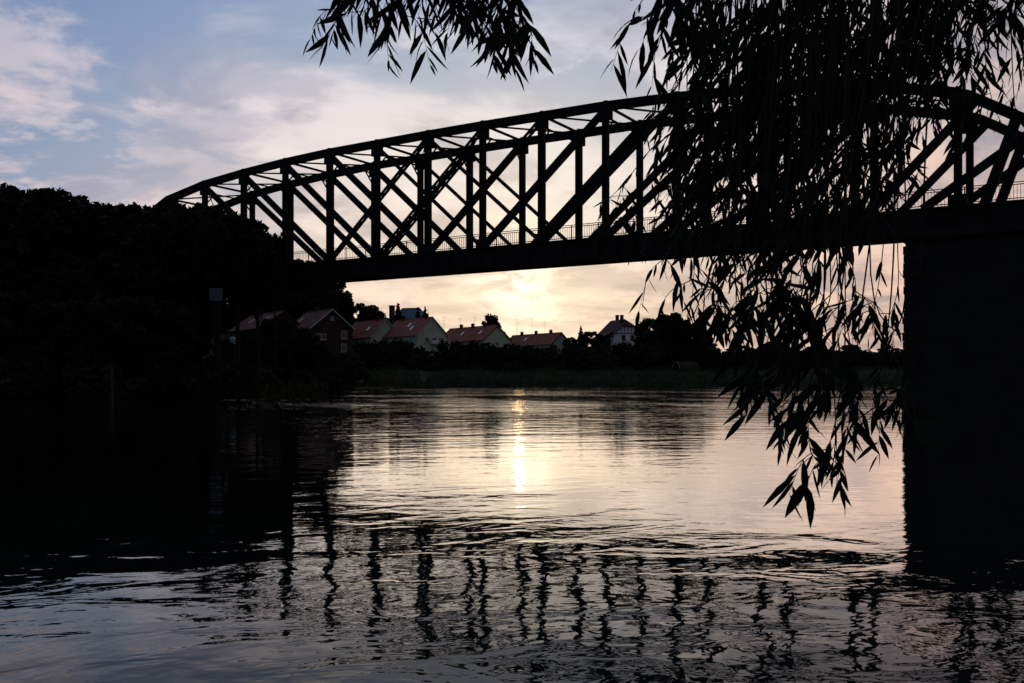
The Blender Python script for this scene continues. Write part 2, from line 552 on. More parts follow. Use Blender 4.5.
def build_bridge():
    root = empty('truss_bridge', bp(6.78, 0) * 1.0)
    root.location.z = EYE + R_BOT * UV
    inv = Matrix.Translation(-root.location)

    def part(mb, name, m, parent=None):
        mb.v = [tuple(inv @ Vector(v)) for v in mb.v]
        return mb.build(name, m, parent or root)

    for off in (0.0, BW):
        tag_s = 1 if off else -1
        # arched top chord: box section with a cover plate
        us = sorted(set([ENDS[0], ENDS[1], 8.79, 4.77] + POSTS + [6.78 + .2515 * t for t in (7.0, 7.5, -7.0, -7.5)]))
        mb = MB()
        for a, b in zip(us, us[1:]):
            pa, pb = bp(a, top_r(a), off), bp(b, top_r(b), off)
            d = (pb - pa).normalized() * 0.08
            mb.bar(pa - d - Vector((0, 0, .28)), pb + d - Vector((0, 0, .30)), 0.56, 0.54, BN)
            mb.bar(pa - d * .5, pb + d * .5, 0.72, 0.07, BN)
        part(mb, 'top_chord', M['steel'])
        # bottom chord beside the deck
        mb = MB()
        mb.bar(bp(ENDS[0] + .05, R_DECK - .002, off), bp(ENDS[1] - .05, R_DECK - .002, off), 0.55, 0.55, BN)
        part(mb, 'bottom_chord', M['steel'])
        for k, u in enumerate(POSTS):
            mb = MB()
            t, b = bp(u, top_r(u) - .003, off), bp(u, R_DECK, off)
            w = 0.52 if k % 2 else 0.46
            for s in (-1, 1):
                mb.bar(t + BDIR * s * (w / 2 - .06), b + BDIR * s * (w / 2 - .06), 0.42, 0.12, BN)
            mb.bar(t, b, 0.06, w - .14, BN)
            # gusset plates at head and foot
            for p, dz in ((t, -.45), (b, .45)):
                mb.bar(p + Vector((0, 0, dz - .5)), p + Vector((0, 0, dz + .4)), 0.47, 1.0 if dz < 0 else 1.1, BN)
            mb.box(tuple(t + Vector((-.16, -.16, .36))), tuple(t + Vector((.16, .16, .52))))
            part(mb, 'post', M['steel'])
        dg = []
        for i in range(len(POSTS) - 2):                     # falling towards the middle from the left
            if i <= 7: dg.append((POSTS[i], POSTS[i + 2], 2 if i > 5 else 0))
        for i in range(7, len(POSTS) - 1):                  # and from the right
            dg.append((POSTS[i], POSTS[i - 2], i < 10))
        dg += [(5.0125, 5.297, False), (4.866, 5.149, False)]
        dg += [(POSTS[0], ENDS[0] - .25, False)]
        for ut, ub, lac in dg:
            mb = MB()
            p0, p1 = bp(ut, top_r(ut) - .004, off), bp(ub, R_DECK + .001, off)
            if lac == 2:
                for s in (-1, 1):
                    mb.bar(p0 + BN * s * .1, p1 + BN * s * .1, 0.07, 0.27, BN)
            elif lac:
                laced(mb, p0, p1, 0.28, 0.42, BN)
            else:
                for s in (-1, 1):
                    mb.bar(p0 + BN * s * .13, p1 + BN * s * .13, 0.08, 0.52, BN)
            part(mb, 'diagonal', M['steel'])
        # steep end frame by the river pier
        mb = MB()
        mb.bar(bp(4.905, top_r(4.905), off), bp(4.99, R_DECK, off), 0.5, 0.6, BN)
        part(mb, 'end_frame', M['steel'])
        # deck edge girder with stiffeners
        mb = MB()
        a, b = ENDS
        e = off + tag_s * 0.75
        rb = .0790 if off else .0728
        zc = (rb + R_DECK) / 2
        hh = (R_DECK - rb) * UV
        mb.bar(bp(a + .06, zc, e), bp(b - .06, zc, e), 0.12, hh, BN)
        mb.bar(bp(a + .06, rb + .0006, e), bp(b - .06, rb + .0006, e), 0.5, 0.1, BN)
        mb.bar(bp(a + .06, R_DECK, e), bp(b - .06, R_DECK, e), 0.5, 0.1, BN)
        n = 62
        for k in range(n + 1):
            u = a + (b - a) * k / n
            mb.bar(bp(u, rb + .001, e), bp(u, R_DECK - .001, e), 0.42, 0.05, BN)
        part(mb, 'deck_girder', M['deck'])
        # footway railing outside the truss
        mb = MB()
        e = off + tag_s * 0.95
        rz = R_DECK * UV + EYE
        for h in (1.12, 0.98, 0.16):
            pa, pb = bp(a, R_DECK, e), bp(b, R_DECK, e)
            mb.bar(pa + Vector((0, 0, h)), pb + Vector((0, 0, h)), 0.05, 0.05, BN)
        L = (bp(a, 0) - bp(b, 0)).length
        n = int(L / 0.19)
        for k in range(n + 1):
            p = bp(a + (b - a) * k / n, R_DECK, e)
            big = k % 12 == 0
            mb.bar(p, p + Vector((0, 0, 1.12 if big else .98)), 0.07 if big else .024, 0.07 if big else .024, BN)
        part(mb, 'railing', M['steel'])
    # deck slab and cross beams
    mb = MB()
    mb.bar(bp(ENDS[0] + .06, R_DECK - .004, BW / 2), bp(ENDS[1] - .06, R_DECK - .004, BW / 2), BW + 1.3, 0.3, BN)
    part(mb, 'deck_slab', M['deck'])
    for u in POSTS:
        mb = MB()
        mb.bar(bp(u, R_BOT + .0035, -.6), bp(u, R_BOT + .0035, BW + .6), 0.35, 0.7, BDIR)
        part(mb, 'cross_beam', M['deck'])
    # overhead cross struts, knee braces and laterals between the two top chords
    for k, u in enumerate(POSTS):
        mb = MB()
        r = top_r(u)
        mb.bar(bp(u, r - .0015, 0), bp(u, r - .0015, BW), 0.12, 0.2, BDIR)
        mb.bar(bp(u, r - .0085, 0.2), bp(u, r - .0085, BW - .2), 0.10, 0.12, BDIR)
        for a, b in ((.2, 1.3), (BW - .2, BW - 1.3)):
            mb.bar(bp(u, r - .0175, a), bp(u, r - .0085, b), 0.09, 0.11, BDIR)
        part(mb, 'cross_strut', M['steel'])
    for a, b in zip(POSTS, POSTS[1:]):
        mb = MB()
        pa, pb = bp(a, top_r(a) - .002, 0), bp(b, top_r(b) - .002, BW)
        mb.bar(pa, pb, 0.11, 0.13)
        pa, pb = bp(a, top_r(a) - .004, BW), bp(b, top_r(b) - .004, 0)
        mb.bar(pa, pb, 0.07, 0.08)
        part(mb, 'lateral_brace', M['steel'])
    tag(root, 'long black steel truss bridge with an arched top crossing the river', 'bridge')


build_bridge()


def pier(name, u0, u1, n0, n1, z1, label, cat):
    """battered masonry pier with a projecting cap and plinth"""
    base = bp((u0 + u1) / 2, 0, (n0 + n1) / 2)
    base.z = -2.4
    root = empty(name, base)

    def ring(grow, z):
        L = abs(K * (u0 - u1) * 1e-4 / BDIR.y) / 2 + grow
        W = (n1 - n0) / 2 + grow
        return [BDIR * s * L + BN * t * W + Vector((0, 0, z + 2.4)) for s, t in ((-1, -1), (-1, 1), (1, 1), (1, -1))]

    mb = MB()
    mb.hexa(ring(0.12, -2.4) + ring(0.0, z1 - 1.0))
    mb.build('shaft', M['stone'], root)
    mb = MB()
    mb.hexa(ring(0.55, -2.39) + ring(0.45, 0.7))
    mb.build('plinth', M['stone'], root)
    mb = MB()
    mb.hexa(ring(0.02, z1 - 1.0) + ring(0.32, z1 - .72))
    mb.hexa(ring(0.32, z1 - .719) + ring(0.32, z1 - .15))
    mb.build('cap', M['stone'], root)
    qs = [MB() for _ in range(4)]                       # rough quoins up the four corners
    gq = random.Random(4)
    z = .72
    k = 0
    while z < z1 - 1.5:
        hq = gq.uniform(.42, .58)
        f = (z + 2.4) / (z1 + 1.4)
        cs = ring(0.12 * (1 - f), z)
        for ci, c in enumerate(cs):
            a, b = (1.1, .6) if (k + ci) % 2 else (.6, 1.1)
            pr = gq.uniform(.02, .12)
            sx, sy = (-1, -1, 1, 1)[ci], (-1, 1, 1, -1)[ci]
            o = c + BDIR * sx * pr + BN * sy * pr
            e1, e2 = BDIR * -sx * a, BN * -sy * b
            if sx * sy > 0: e1, e2 = e2, e1
            up = Vector((0, 0, hq - gq.uniform(.02, .05)))
            qs[ci].hexa([o, o + e1, o + e1 + e2, o + e2, o + up, o + e1 + up, o + e1 + e2 + up, o + e2 + up])
        z += hq
        k += 1
    for q in qs: q.build('quoin_course', M['stone'], root)
    for off in (0.0, BW):
        for s in (-1, 1):
            mb = MB()
            c = bp((u0 + u1) / 2, 0, off) - base + BDIR * s * 2.2
            c.z = z1 + 2.4
            mb.bar(c - Vector((0, 0, .16)), c + Vector((0, 0, .1)), 1.0, 0.9, BN)
            mb.build('bearing_block', M['deck'], root)
    tag(root, label, cat)


ZB = EYE + R_BOT * UV
pier('bridge_pier', 5.185, 4.72, -1.2, BW + 1.2, ZB - 0.1, 'massive dark masonry pier standing in the river under the near end of the bridge', 'pier')
pier('bridge_abutment', 9.02, 8.80, -1.2, BW + 1.2, ZB - 0.1, 'dark masonry abutment among the left bank trees under the far end of the bridge', 'abutment')

# ------------------------------------------------------------------ trees
rng = np.random.default_rng(7)


def leaf_cloud(centres, radii, n_per, size, seed, flat=0.75):
    """many small leaf-clump faces scattered in and around the given lumps"""
    g = np.random.default_rng(seed)
    P = []
    for c, r in zip(centres, radii):
        n = max(6, int(n_per * (r / np.mean(radii)) ** 2))
        d = g.normal(size=(n, 3))
        d /= np.linalg.norm(d, axis=1)[:, None]
        rad = r * (0.35 + 0.75 * g.random(n) ** 0.55)
        P.append(np.array(c) + d * rad[:, None] * np.array([1, 1, flat]))
    P = np.concatenate(P)
    n = len(P)
    a = g.normal(size=(n, 3)); a /= np.linalg.norm(a, axis=1)[:, None]
    b = np.cross(a, g.normal(size=(n, 3))); b /= np.linalg.norm(b, axis=1)[:, None]
    s = size * (0.5 + g.random(n))[:, None]
    V = np.stack([P - a * s, P + b * s * .55 - a * s * .1, P + a * s, P - b * s * .55 + a * s * .15], 1).reshape(-1, 3)
    return V, np.arange(4 * n).reshape(-1, 4)


def np_mesh(name, V, Fc, m):
    me = bpy.data.meshes.new(name)
    me.from_pydata(V.tolist(), [], Fc.tolist())
    me.materials.append(m)
    return me


def broad_kind(seed, m, lumps=26, wide=0.36, low=0.28, n_per=270, size=0.025):
    """unit-height broadleaf tree: trunk with limbs, crown of uneven leaf lumps"""
    g = random.Random(seed)
    cs, rs = [], []
    for i in range(lumps):
        h = low + (1 - low) * (i + 0.5) / lumps * 0.93
        f = (h - low) / (1 - low)
        prof = wide * (0.55 + 0.75 * math.sin(math.pi * min(1, 0.18 + f * 0.8))) * 0.8
        a = i * 2.4 + g.uniform(-.5, .5)
        r = prof * math.sqrt(g.uniform(0.1, 1)) * (1 if f < .8 else .75)
        cs.append((r * math.cos(a), r * math.sin(a), h))
        rs.append(g.uniform(0.07, 0.15) * (1.1 - 0.35 * f))
    V, Fc = leaf_cloud(cs, rs, n_per, size, seed)
    crown = np_mesh('crown', V, Fc, m)
    mb = MB()
    mb.tube([(0, 0, -.03), (g.uniform(-.01, .01), 0, low * .6), (g.uniform(-.02, .02), g.uniform(-.02, .02), low * 1.3), (0, 0, .72)], [.030, .023, .017, .005], 8)
    for c in cs[::2]:
        z0 = max(low * .55, c[2] - 0.22)
        mb.tube([(0, 0, z0), (c[0] * .5, c[1] * .5, (z0 + c[2]) / 2 + .02), c], [.010, .007, .003], 5)
    return mb.mesh('trunk', M['bark']), crown


def conifer_kind(seed, m):
    g = random.Random(seed)
    cs, rs = [], []
    for i in range(30):
        f = i / 29
        r = 0.16 * (1 - f) * math.sqrt(g.uniform(.2, 1))
        a = i * 2.4
        cs.append((r * math.cos(a), r * math.sin(a), .1 + .88 * f))
        rs.append(.075 * (1 - f) + .014)
    V, Fc = leaf_cloud(cs, rs, 90, .026, seed, 1.2)
    mb = MB()
    mb.tube([(0, 0, -.03), (0, 0, .98)], [.022, .003], 7)
    return mb.mesh('trunk', M['bark']), np_mesh('crown', V, Fc, m)


def shrub_kind(seed, m):
    g = random.Random(seed)
    cs, rs = [], []
    for i in range(16):
        a, r = i * 2.4, 0.52 * math.sqrt(g.random())
        cs.append((r * math.cos(a), r * math.sin(a), g.uniform(.22, .82) * (1 - .45 * r)))
        rs.append(g.uniform(.16, .27))
    V, Fc = leaf_cloud(cs, rs, 150, .055, seed, .9)
    mb = MB()
    for c in cs[::3]:
        mb.tube([(c[0] * .15, c[1] * .15, -.05), (c[0] * .6, c[1] * .6, c[2] * .6), c], [.03, .02, .006], 5)
    return mb.mesh('stem', M['bark']), np_mesh('foliage', V, Fc, m)


KINDS = {
    'broad_a': ('broadleaf_tree', broad_kind(3, M['leaf_a'])),
    'broad_b': ('broadleaf_tree', broad_kind(11, M['leaf_b'], 30, .30, .22)),
    'broad_c': ('broadleaf_tree', broad_kind(23, M['leaf_a'], 24, .44, .25)),
    'full_a': ('broadleaf_tree', broad_kind(31, M['leaf_b'], 46, .36, .08, 300)),
    'full_b': ('broadleaf_tree', broad_kind(37, M['leaf_a'], 46, .42, .08, 300)),
    'high_a': ('broadleaf_tree', broad_kind(41, M['leaf_b'], 34, .36, .60, 300)),
    'high_b': ('broadleaf_tree', broad_kind(43, M['leaf_a'], 34, .36, .60, 300)),
    'high_c': ('broadleaf_tree', broad_kind(47, M['leaf_a'], 34, .40, .72, 300)),
    'conifer': ('conifer_tree', conifer_kind(5, M['leaf_b'])),
    'shrub_a': ('shrub', shrub_kind(8, M['leaf_c'])),
    'shrub_b': ('shrub', shrub_kind(14, M['leaf_a'])),
}


def plant(kind, x, ytop, Y, label, group, wide=1.0, cat=None, depth=None, base=None):
    """a tree whose tip shows at pixel (x, ytop), Y metres away, rooted on the ground there"""
    name, (tm, cm) = KINDS[kind]
    X = (x - CX) / F * Y
    z0 = gz(X, Y) - 0.1 if base is None else base
    H = EYE + (HY - ytop) / F * Y - z0
    o = empty(name, (X, Y, z0), random.Random(int(x * 7 + Y)).uniform(0, 6.28))
    o.scale = (H * wide, H * wide, H)
    names = ('stem', 'foliage') if name == 'shrub' else ('trunk', 'crown')
    link(tm, names[0], o)
    link(cm, names[1], o)
    tag(o, label, cat or ('shrub' if name == 'shrub' else 'tree'), group)
    return o


LB = 'dark trees on the left bank'
# kind, pixel x of the tip, pixel y of the tip, distance, width factor, label
for k, x, y, Y, w, lab in [
    ('full_a', -24, 190, 88, 1.15, 'dark broadleaf tree on the left bank cut by the picture edge'),
    ('full_b', 20, 185, 92, 1.1, 'tallest rounded dark tree at the far left of the river bank'),
    ('full_a', 52, 188, 96, 1.0, 'dark tree on the left bank just right of the tallest rounded one'),
    ('full_b', 84, 201, 94, 1.1, 'dark tree with a low bumpy top before the end of the truss'),
    ('full_a', 110, 203, 90, 1.1, 'dark low topped tree between the bumpy tree and the foot of the arch'),
    ('full_b', 134, 203, 96, 1.0, 'dark bumpy tree at the foot of the arched top chord'),
    ('full_a', 160, 210, 88, 0.95, 'dark tree hiding the left end of the bridge truss'),
    ('high_b', 182, 211, 92, 1.0, 'dark tree closing the gap between the first two truss posts from the left'),
    ('high_b', 193, 212, 86, 0.85, 'dark rounded tree in front of the second post of the truss from the left'),
    ('high_c', 218, 219, 85, 0.75, 'dark tree under the third truss post from the left with a sloping top'),
    ('high_c', 238, 236, 86, 0.55, 'dark tree lowest in the slope of crowns before the bridge deck'),
    ('high_c', 258, 262, 88, 0.5, 'dark tree hiding the left end of the bridge deck'),
    ('high_c', 275, 237, 112, 0.26, 'flat topped green tree seen through the truss behind the bridge'),
    ('full_b', 232, 262, 262, 1.0, 'dark tree on the slope above the leftmost dim red roof'),
    ('full_a', 262, 256, 268, 1.0, 'dark tree on the slope behind the leftmost dim red roof'),
    ('full_b', 296, 258, 272, 1.0, 'dark tree on the slope above the gap between the two dim houses'),
    ('full_a', 312, 262, 270, 0.9, 'tall dark tree rising behind the dark brick gable'),
]:
    plant(k, x, y, Y, lab, LB, w)
for k, x, y, Y, w, lab in [
    ('full_b', 10, 290, 70, 1.3, 'low dark bushy tree at the water on the far left'),
    ('full_a', 70, 300, 72, 1.3, 'low spreading tree at the water below the tall left trees'),
    ('full_b', 130, 295, 74, 1.3, 'low spreading tree at the water below the end of the truss'),
    ('full_a', 166, 300, 78, 1.1, 'low dark tree on the shore left of the pale square board'),
]:
    plant(k, x, y, Y, lab, LB, w)
SH = 'dark shrubs along the left shore'
for i, (x, y, Y) in enumerate([(-20, 350, 66), (40, 352, 68), (95, 352, 70), (150, 350, 75), (200, 350, 80), (228, 356, 84), (252, 360, 90), (276, 363, 96), (300, 366, 103), (322, 369, 112)]):
    plant('shrub_b' if i % 2 else 'shrub_a', x, y, Y, 'dark low shrub in the unbroken thicket at the foot of the left bank trees', SH, 1.3)

# distant wooded slope behind the houses
HB = 'trees on the slope behind the houses'
for k, x, y, Y, w, lab in [
    ('full_b', 328, 268, 282, 0.7, 'tall dark tree at the left edge of the open sky under the bridge'),
    ('full_a', 362, 303, 330, 1.3, 'rounded tree on the slope left of the tall chimney'),
    ('full_b', 376, 312, 340, 1.4, 'lower rounded tree on the slope next to the tall chimney'),
    ('conifer', 398, 304, 300, 1.4, 'dark pointed conifer between the tall chimney and the blue grey roof'),
    ('conifer', 418, 308, 300, 1.1, 'small dark conifer in front of the blue grey roof'),
    ('conifer', 425, 307, 302, 1.1, 'small dark conifer at the right end of the blue grey roof'),
    ('broad_b', 491, 315, 330, 0.8, 'small tufted tree rising behind a red roof ridge'),
]:
    plant(k, x, y, Y, lab, HB, w)

# right-hand trees of the far bank
RB = 'dark trees of the far bank right of the roofs'
for k, x, y, Y, w, lab in [
    ('full_a', 571, 337, 262, 1.1, 'low dark tree closing the row of red roofs on the right'),
    ('conifer', 581, 326, 258, 1.3, 'small pointed conifer left of the white gabled house'),
    ('full_b', 592, 331, 262, 1.2, 'dark rounded tree next to the small pointed conifer'),
    ('full_a', 606, 332, 268, 1.0, 'dark tree touching the left side of the white gabled house'),
    ('full_b', 655, 317, 250, 1.0, 'dark tree touching the right side of the white gabled house'),
    ('full_a', 671, 312, 246, 1.1, 'tallest dark tree right of the white gabled house'),
    ('full_b', 688, 322, 248, 1.1, 'dark tree sloping down right of the tallest far bank tree'),
    ('full_a', 706, 338, 246, 1.2, 'low dark tree behind the hanging willow leaves at their left edge'),
    ('full_b', 740, 345, 250, 1.6, 'low dark far bank tree seen under the willow leaves'),
    ('full_a', 775, 343, 250, 1.6, 'dark far bank tree behind the thick willow strands'),
    ('full_b', 812, 346, 252, 1.6, 'dark far bank tree midway between the willow core and the pier'),
    ('full_a', 850, 344, 252, 1.6, 'dark far bank tree close to the pier'),
    ('full_b', 888, 346, 254, 1.6, 'dark far bank tree touching the pier edge'),
]:
    plant(k, x, y, Y, lab, RB, w)

# garden shrubs between the grass bank and the houses
GS = 'garden shrubs above the grass bank'
under = ['the left red roofed house', 'the dark brick gable', 'the pair of pale stacked windows', 'the roof with the white skylight', 'the left half of the green gabled house',
         'the wooden eaves of the green gabled house', 'the white balcony', 'the gap after the green gabled house', 'the long red roof with two skylights', 'the middle of the long red roof',
         'the pale green gable behind', 'the last red roof', 'the right end of the last red roof', 'the small pointed conifer', 'the dark rounded trees', 'the white gabled house',
         'the tallest far bank tree', 'the small polytunnel', 'the left edge of the willow', 'the willow core', 'the strands left of the pier', 'the pier edge']
hx = [300, 322, 345, 366, 384, 403, 424, 452, 466, 482, 502, 523, 546, 574, 596, 622, 652, 700, 730, 780, 830, 880]
hy = [342, 345, 347, 338, 336, 336, 346, 338, 338, 338, 341, 342, 342, 343, 341, 339, 338, 350, 356, 356, 356, 356]
for i, (x, y, u_) in enumerate(zip(hx, hy, under)):
    Y = 239 + (i * 37 % 11) * 0.7 - (28 if x < 350 else 0)
    if x < 350: Y = 206 + i
    plant(['shrub_a', 'shrub_b'][i % 2], x, y, Y, 'dark garden shrub on the bank below ' + u_, GS, 1.15)
for i, (x, y) in enumerate([(300, 362), (335, 361), (357, 360), (393, 361), (414, 362), (436, 361), (458, 360), (476, 362), (493, 361), (512, 360), (534, 362), (560, 361), (585, 362), (610, 363), (636, 362), (660, 364), (720, 365), (755, 364), (800, 364), (850, 365)]):
    Y = 234 + (i % 4) * 0.9
    if x < 350: Y = 203
    plant(['shrub_b', 'shrub_a'][i % 2], x, y, Y, 'low dark shrub in the unbroken hedge line at the top of the grass bank', 'low shrubs at the top of the grass bank', 1.6)


for k, x, y, Y, w, lab in [('full_a', 276, 317, 196, 1.0, 'dark tree standing before the gap between the two dim brick houses'), ('full_b', 246, 330, 188, 1.2, 'low dark tree in front of the left dim red roof'),
                           ('full_b', 304, 327, 192, 0.9, 'low dark tree at the left corner of the dark brick gable'), ('full_a', 228, 338, 180, 1.2, 'low dark tree behind the pale parasol')]:
    plant(k, x, y, Y, lab, 'trees before the dim brick houses', w)
for i in range(16):
    plant(['shrub_b', 'shrub_a'][i % 2], 692 + i * 14 + (i * 5) % 7, 347 + (i * 3) % 5, 243 + i % 3, 'dark shrub in the low thicket behind the hanging willow strands left of the pier', 'thicket left of the pier', 1.2)


# ------------------------------------------------------------------ houses
def house(name, peak, eave_y, Y, alpha, gw, L, roof_m, wall_m, label, chims=(), lights=(), windows=(), verge=None, balcony=False, base=None, dish=False):
    """gabled house: gable peak at pixel 'peak', gable facing the camera turned alpha to the right, ridge running back to the left"""
    P = at(peak[0], peak[1], Y)
    hr = P.z
    he = EYE + (HY - eave_y) / F * Y
    z0 = gz(P.x, P.y) - 0.6
    root = empty(name, (P.x, P.y, z0), alpha)
    W = gw / 2
    hr -= z0
    he -= z0
    wl = MB()                                           # walls: the gable pentagon drawn back along +y
    prof = [(-W, 0), (W, 0), (W, he - .12), (0, hr - .16), (-W, he - .12)]
    fr, bk = [Vector((x, 0, z)) for x, z in prof], [Vector((x, L, z)) for x, z in prof]
    wl.face(fr)
    wl.face(bk[::-1])
    for i in range(5):
        if i == 2 or i == 3: continue
        j = (i + 1) % 5
        wl.face([fr[j], fr[i], bk[i], bk[j]])
    wall = wl.build('wall', wall_m, root)
    rf = MB()
    sl = (hr - he) / W
    ov, t = 0.45, 0.16
    for s in (-1, 1):
        xe, ze = s * (W + ov), he - sl * ov
        a = [Vector((0, -ov, hr)), Vector((xe, -ov, ze)), Vector((xe, L + ov, ze)), Vector((0, L + ov, hr))]
        rf.hexa([p - Vector((0, 0, t)) for p in a] + a)
    roof = rf.build('roof', roof_m, root)
    rb = MB()
    rb.tube([(0, -ov - .01, hr + .02), (0, L + ov + .01, hr + .02)], [.13, .13], 8)
    rb.build('ridge', roof_m, roof)
    for f in chims:
        c = MB()
        y = f * L
        c.box((-.42, y - .35, hr - .6), (.42, y + .35, hr + .85))
        c.box((-.5, y - .43, hr + .85), (.5, y + .43, hr + 1.0))
        for q in (-.2, .2):
            c.tube([(q, y, hr + 1.0), (q, y, hr + 1.3)], [.11, .09], 7)
        c.build('chimney', M['chim'], roof)
    nrm = Vector((-sl, 0, 1)).normalized()
    for f, g in lights:                                 # skylights lie in the left slope
        c = MB()
        o = Vector((-W * g, f * L, he + (1 - g) * (hr - he))) + nrm * .06
        dn = Vector((-1, 0, -sl)).normalized()
        ax = Vector((0, 1, 0))
        c.hexa([o + ax * i * .55 + dn * j * .8 + nrm * k for k in (0, .09) for i, j in ((-1, -1), (1, -1), (1, 1), (-1, 1))])
        sk = c.build('skylight', M['white'], roof)
        c = MB()
        c.hexa([o + ax * i * .44 + dn * j * .68 + nrm * k for k in (.091, .1) for i, j in ((-1, -1), (1, -1), (1, 1), (-1, 1))])
        c.build('pane', M['skyglass'], sk)
    for wx, wz, ww, wh in windows:                      # gable windows: frame proud of the wall, pane inside it
        c = MB()
        a, b = wx - ww / 2, wx + ww / 2
        z1, z2 = he + wz - wh / 2, he + wz + wh / 2
        tk = .11
        for lo, hi in (((a, -.07, z1), (a + tk, 0.02, z2)), ((b - tk, -.07, z1), (b, .02, z2)), ((a + tk, -.07, z1), (b - tk, .02, z1 + tk)), ((a + tk, -.07, z2 - tk), (b - tk, .02, z2)),
                       ((wx - .04, -.06, z1 + tk), (wx + .04, .02, z2 - tk))):
            c.box(lo, hi)
        wf = c.build('window', M['pale' if wall_m == M['brick'] else 'white'], root)
        c = MB()
        c.box((a + tk, -.02, z1 + tk), (b - tk, .03, z2 - tk))
        c.build('pane', M['glass'], wf)
        c = MB()
        c.box((a - .08, -.16, z1 - .09), (b + .08, .02, z1 - .002))
        c.build('sill', M['pale'], wf)
    if verge:
        c = MB()
        for s in (-1, 1):
            c.bar((0, -ov - .03, hr - .1), (s * (W + ov), -ov - .03, he - sl * ov - .1), .05, .26, (0, 1, 0))
        c.build('bargeboard', verge, root)
    if balcony:
        c = MB()
        z = he - 2.7
        c.box((-.6, -1.3, z - .18), (W + .25, -.01, z))
        c.build('balcony_slab', M['pale'], root)
        c = MB()
        c.box((-.6, -1.32, z + .02), (W + .25, -1.26, z + .95))
        c.box((-.6, -1.26, z + .02), (-.54, -.02, z + .95))
        c.box((W + .19, -1.26, z + .02), (W + .25, -.02, z + .95))
        c.build('balcony_rail', M['white'], root)
        c = MB()
        c.box((W - .05, -1.25, 0), (W + .13, -1.07, z - .182))
        c.build('balcony_post', M['white'], root)
    tag(root, label, 'house', 'red roofed houses of the far bank')
    return root


def skyglass():
    m = mat('skylight glass', (0.62, 0.66, 0.70), 0.12, 0.1, 2, 0, 0.8)
    return m


M['skyglass'] = skyglass()
A = R(35)
house('gable_house', (283, 311), 327, 222, A, 10.4, 22, M['tile_dark'], M['brick'], 'dim red roofed house left of the dark brick gable partly hidden by trees', chims=(.3, .75), lights=((.18, .45), (.62, .5)), verge=M['timber'],
      windows=((-1.8, -1.2, 1.1, 1.3), (1.8, -1.2, 1.1, 1.3)))
house('gable_house', (332, 309), 327.5, 218, A, 10.4, 15, M['tile_dark'], M['brick'], 'dark brick house whose gable has pale bargeboards and two stacked windows', chims=(.55,), lights=((.78, .5),), verge=M['pale'],
      windows=((3.0, -1.6, 1.4, 1.9), (3.0, -4.6, 1.4, 1.9), (-2.6, -2.2, 2.4, 1.4), (0.1, 2.1, .8, .8)))
house('gable_house', (386, 319), 336, 276, A, 9.6, 20, M['tile'], M['render_green'], 'red roofed house between the brick gable and the green gabled house with one white skylight', chims=(.25,), lights=((.30, .55),), verge=M['pale'])
house('gable_house', (432, 317), 334, 262, A, 9.4, 20.5, M['tile'], M['render_green'], 'red roofed house with pale green gable and white corner balcony', chims=(.02 + .12, .8), lights=((.45, .4), (.3, .62)), verge=M['pale'], balcony=True,
      windows=((-1.6, -1.6, 1.5, 1.5), (.7, -1.6, 1.5, 1.5), (2.8, -1.6, 1.4, 1.5), (0, 1.9, .7, .9)))
house('gable_house', (497, 325), 339, 286, A, 9.6, 27, M['tile'], M['render_green'], 'long red roof with two skylights and a plain pale green gable at its right', chims=(.25, .5, .75), lights=((.2, .5), (.58, .5)), verge=M['timber'],
      windows=((0, -1.5, 1.3, 1.4),))
house('gable_house', (561, 332.5), 343, 306, A, 7.6, 27, M['tile'], M['render_grey'], 'farthest and lowest red roof in the row with small chimneys', chims=(.2, .5, .8), lights=((.62, .5),), verge=M['timber'])


def slate_house():
    P = at(424, 307.5, 330)
    z0 = gz(P.x, P.y) - .6
    root = empty('slate_house', (P.x, P.y, z0), R(75))
    h, W, L = P.z - z0, 5.2, 9.6
    b = MB()
    b.box((-W, 0, 0), (W, L, h - 4.2))
    b.build('wall', M['render_grey'], root)
    r = MB()
    b0 = [Vector(p) for p in ((-W - .5, -.5, h - 4.2), (W + .5, -.5, h - 4.2), (W + .5, L + .5, h - 4.2), (-W - .5, L + .5, h - 4.2))]
    r0, r1 = Vector((0, 1.6, h)), Vector((0, L - 1.6, h))
    r.face([b0[3], b0[0], r0, r1]); r.face([b0[1], b0[2], r1, r0]); r.face([b0[0], b0[1], r0]); r.face([b0[2], b0[3], r1]); r.face(b0[::-1])
    roof = r.build('roof', M['slate'], root)
    c = MB()
    c.box((-1.0, L + 1.6, h - 7), (.9, L + 3.0, h + .6))
    c.box((-1.15, L + 1.45, h + .6), (1.05, L + 3.15, h + .95))
    c.build('chimney', M['chim'], root)
    tag(root, 'house with blue grey hipped roof and tall dark chimney behind the green gabled house', 'house', 'houses behind the red roofs')


slate_house()


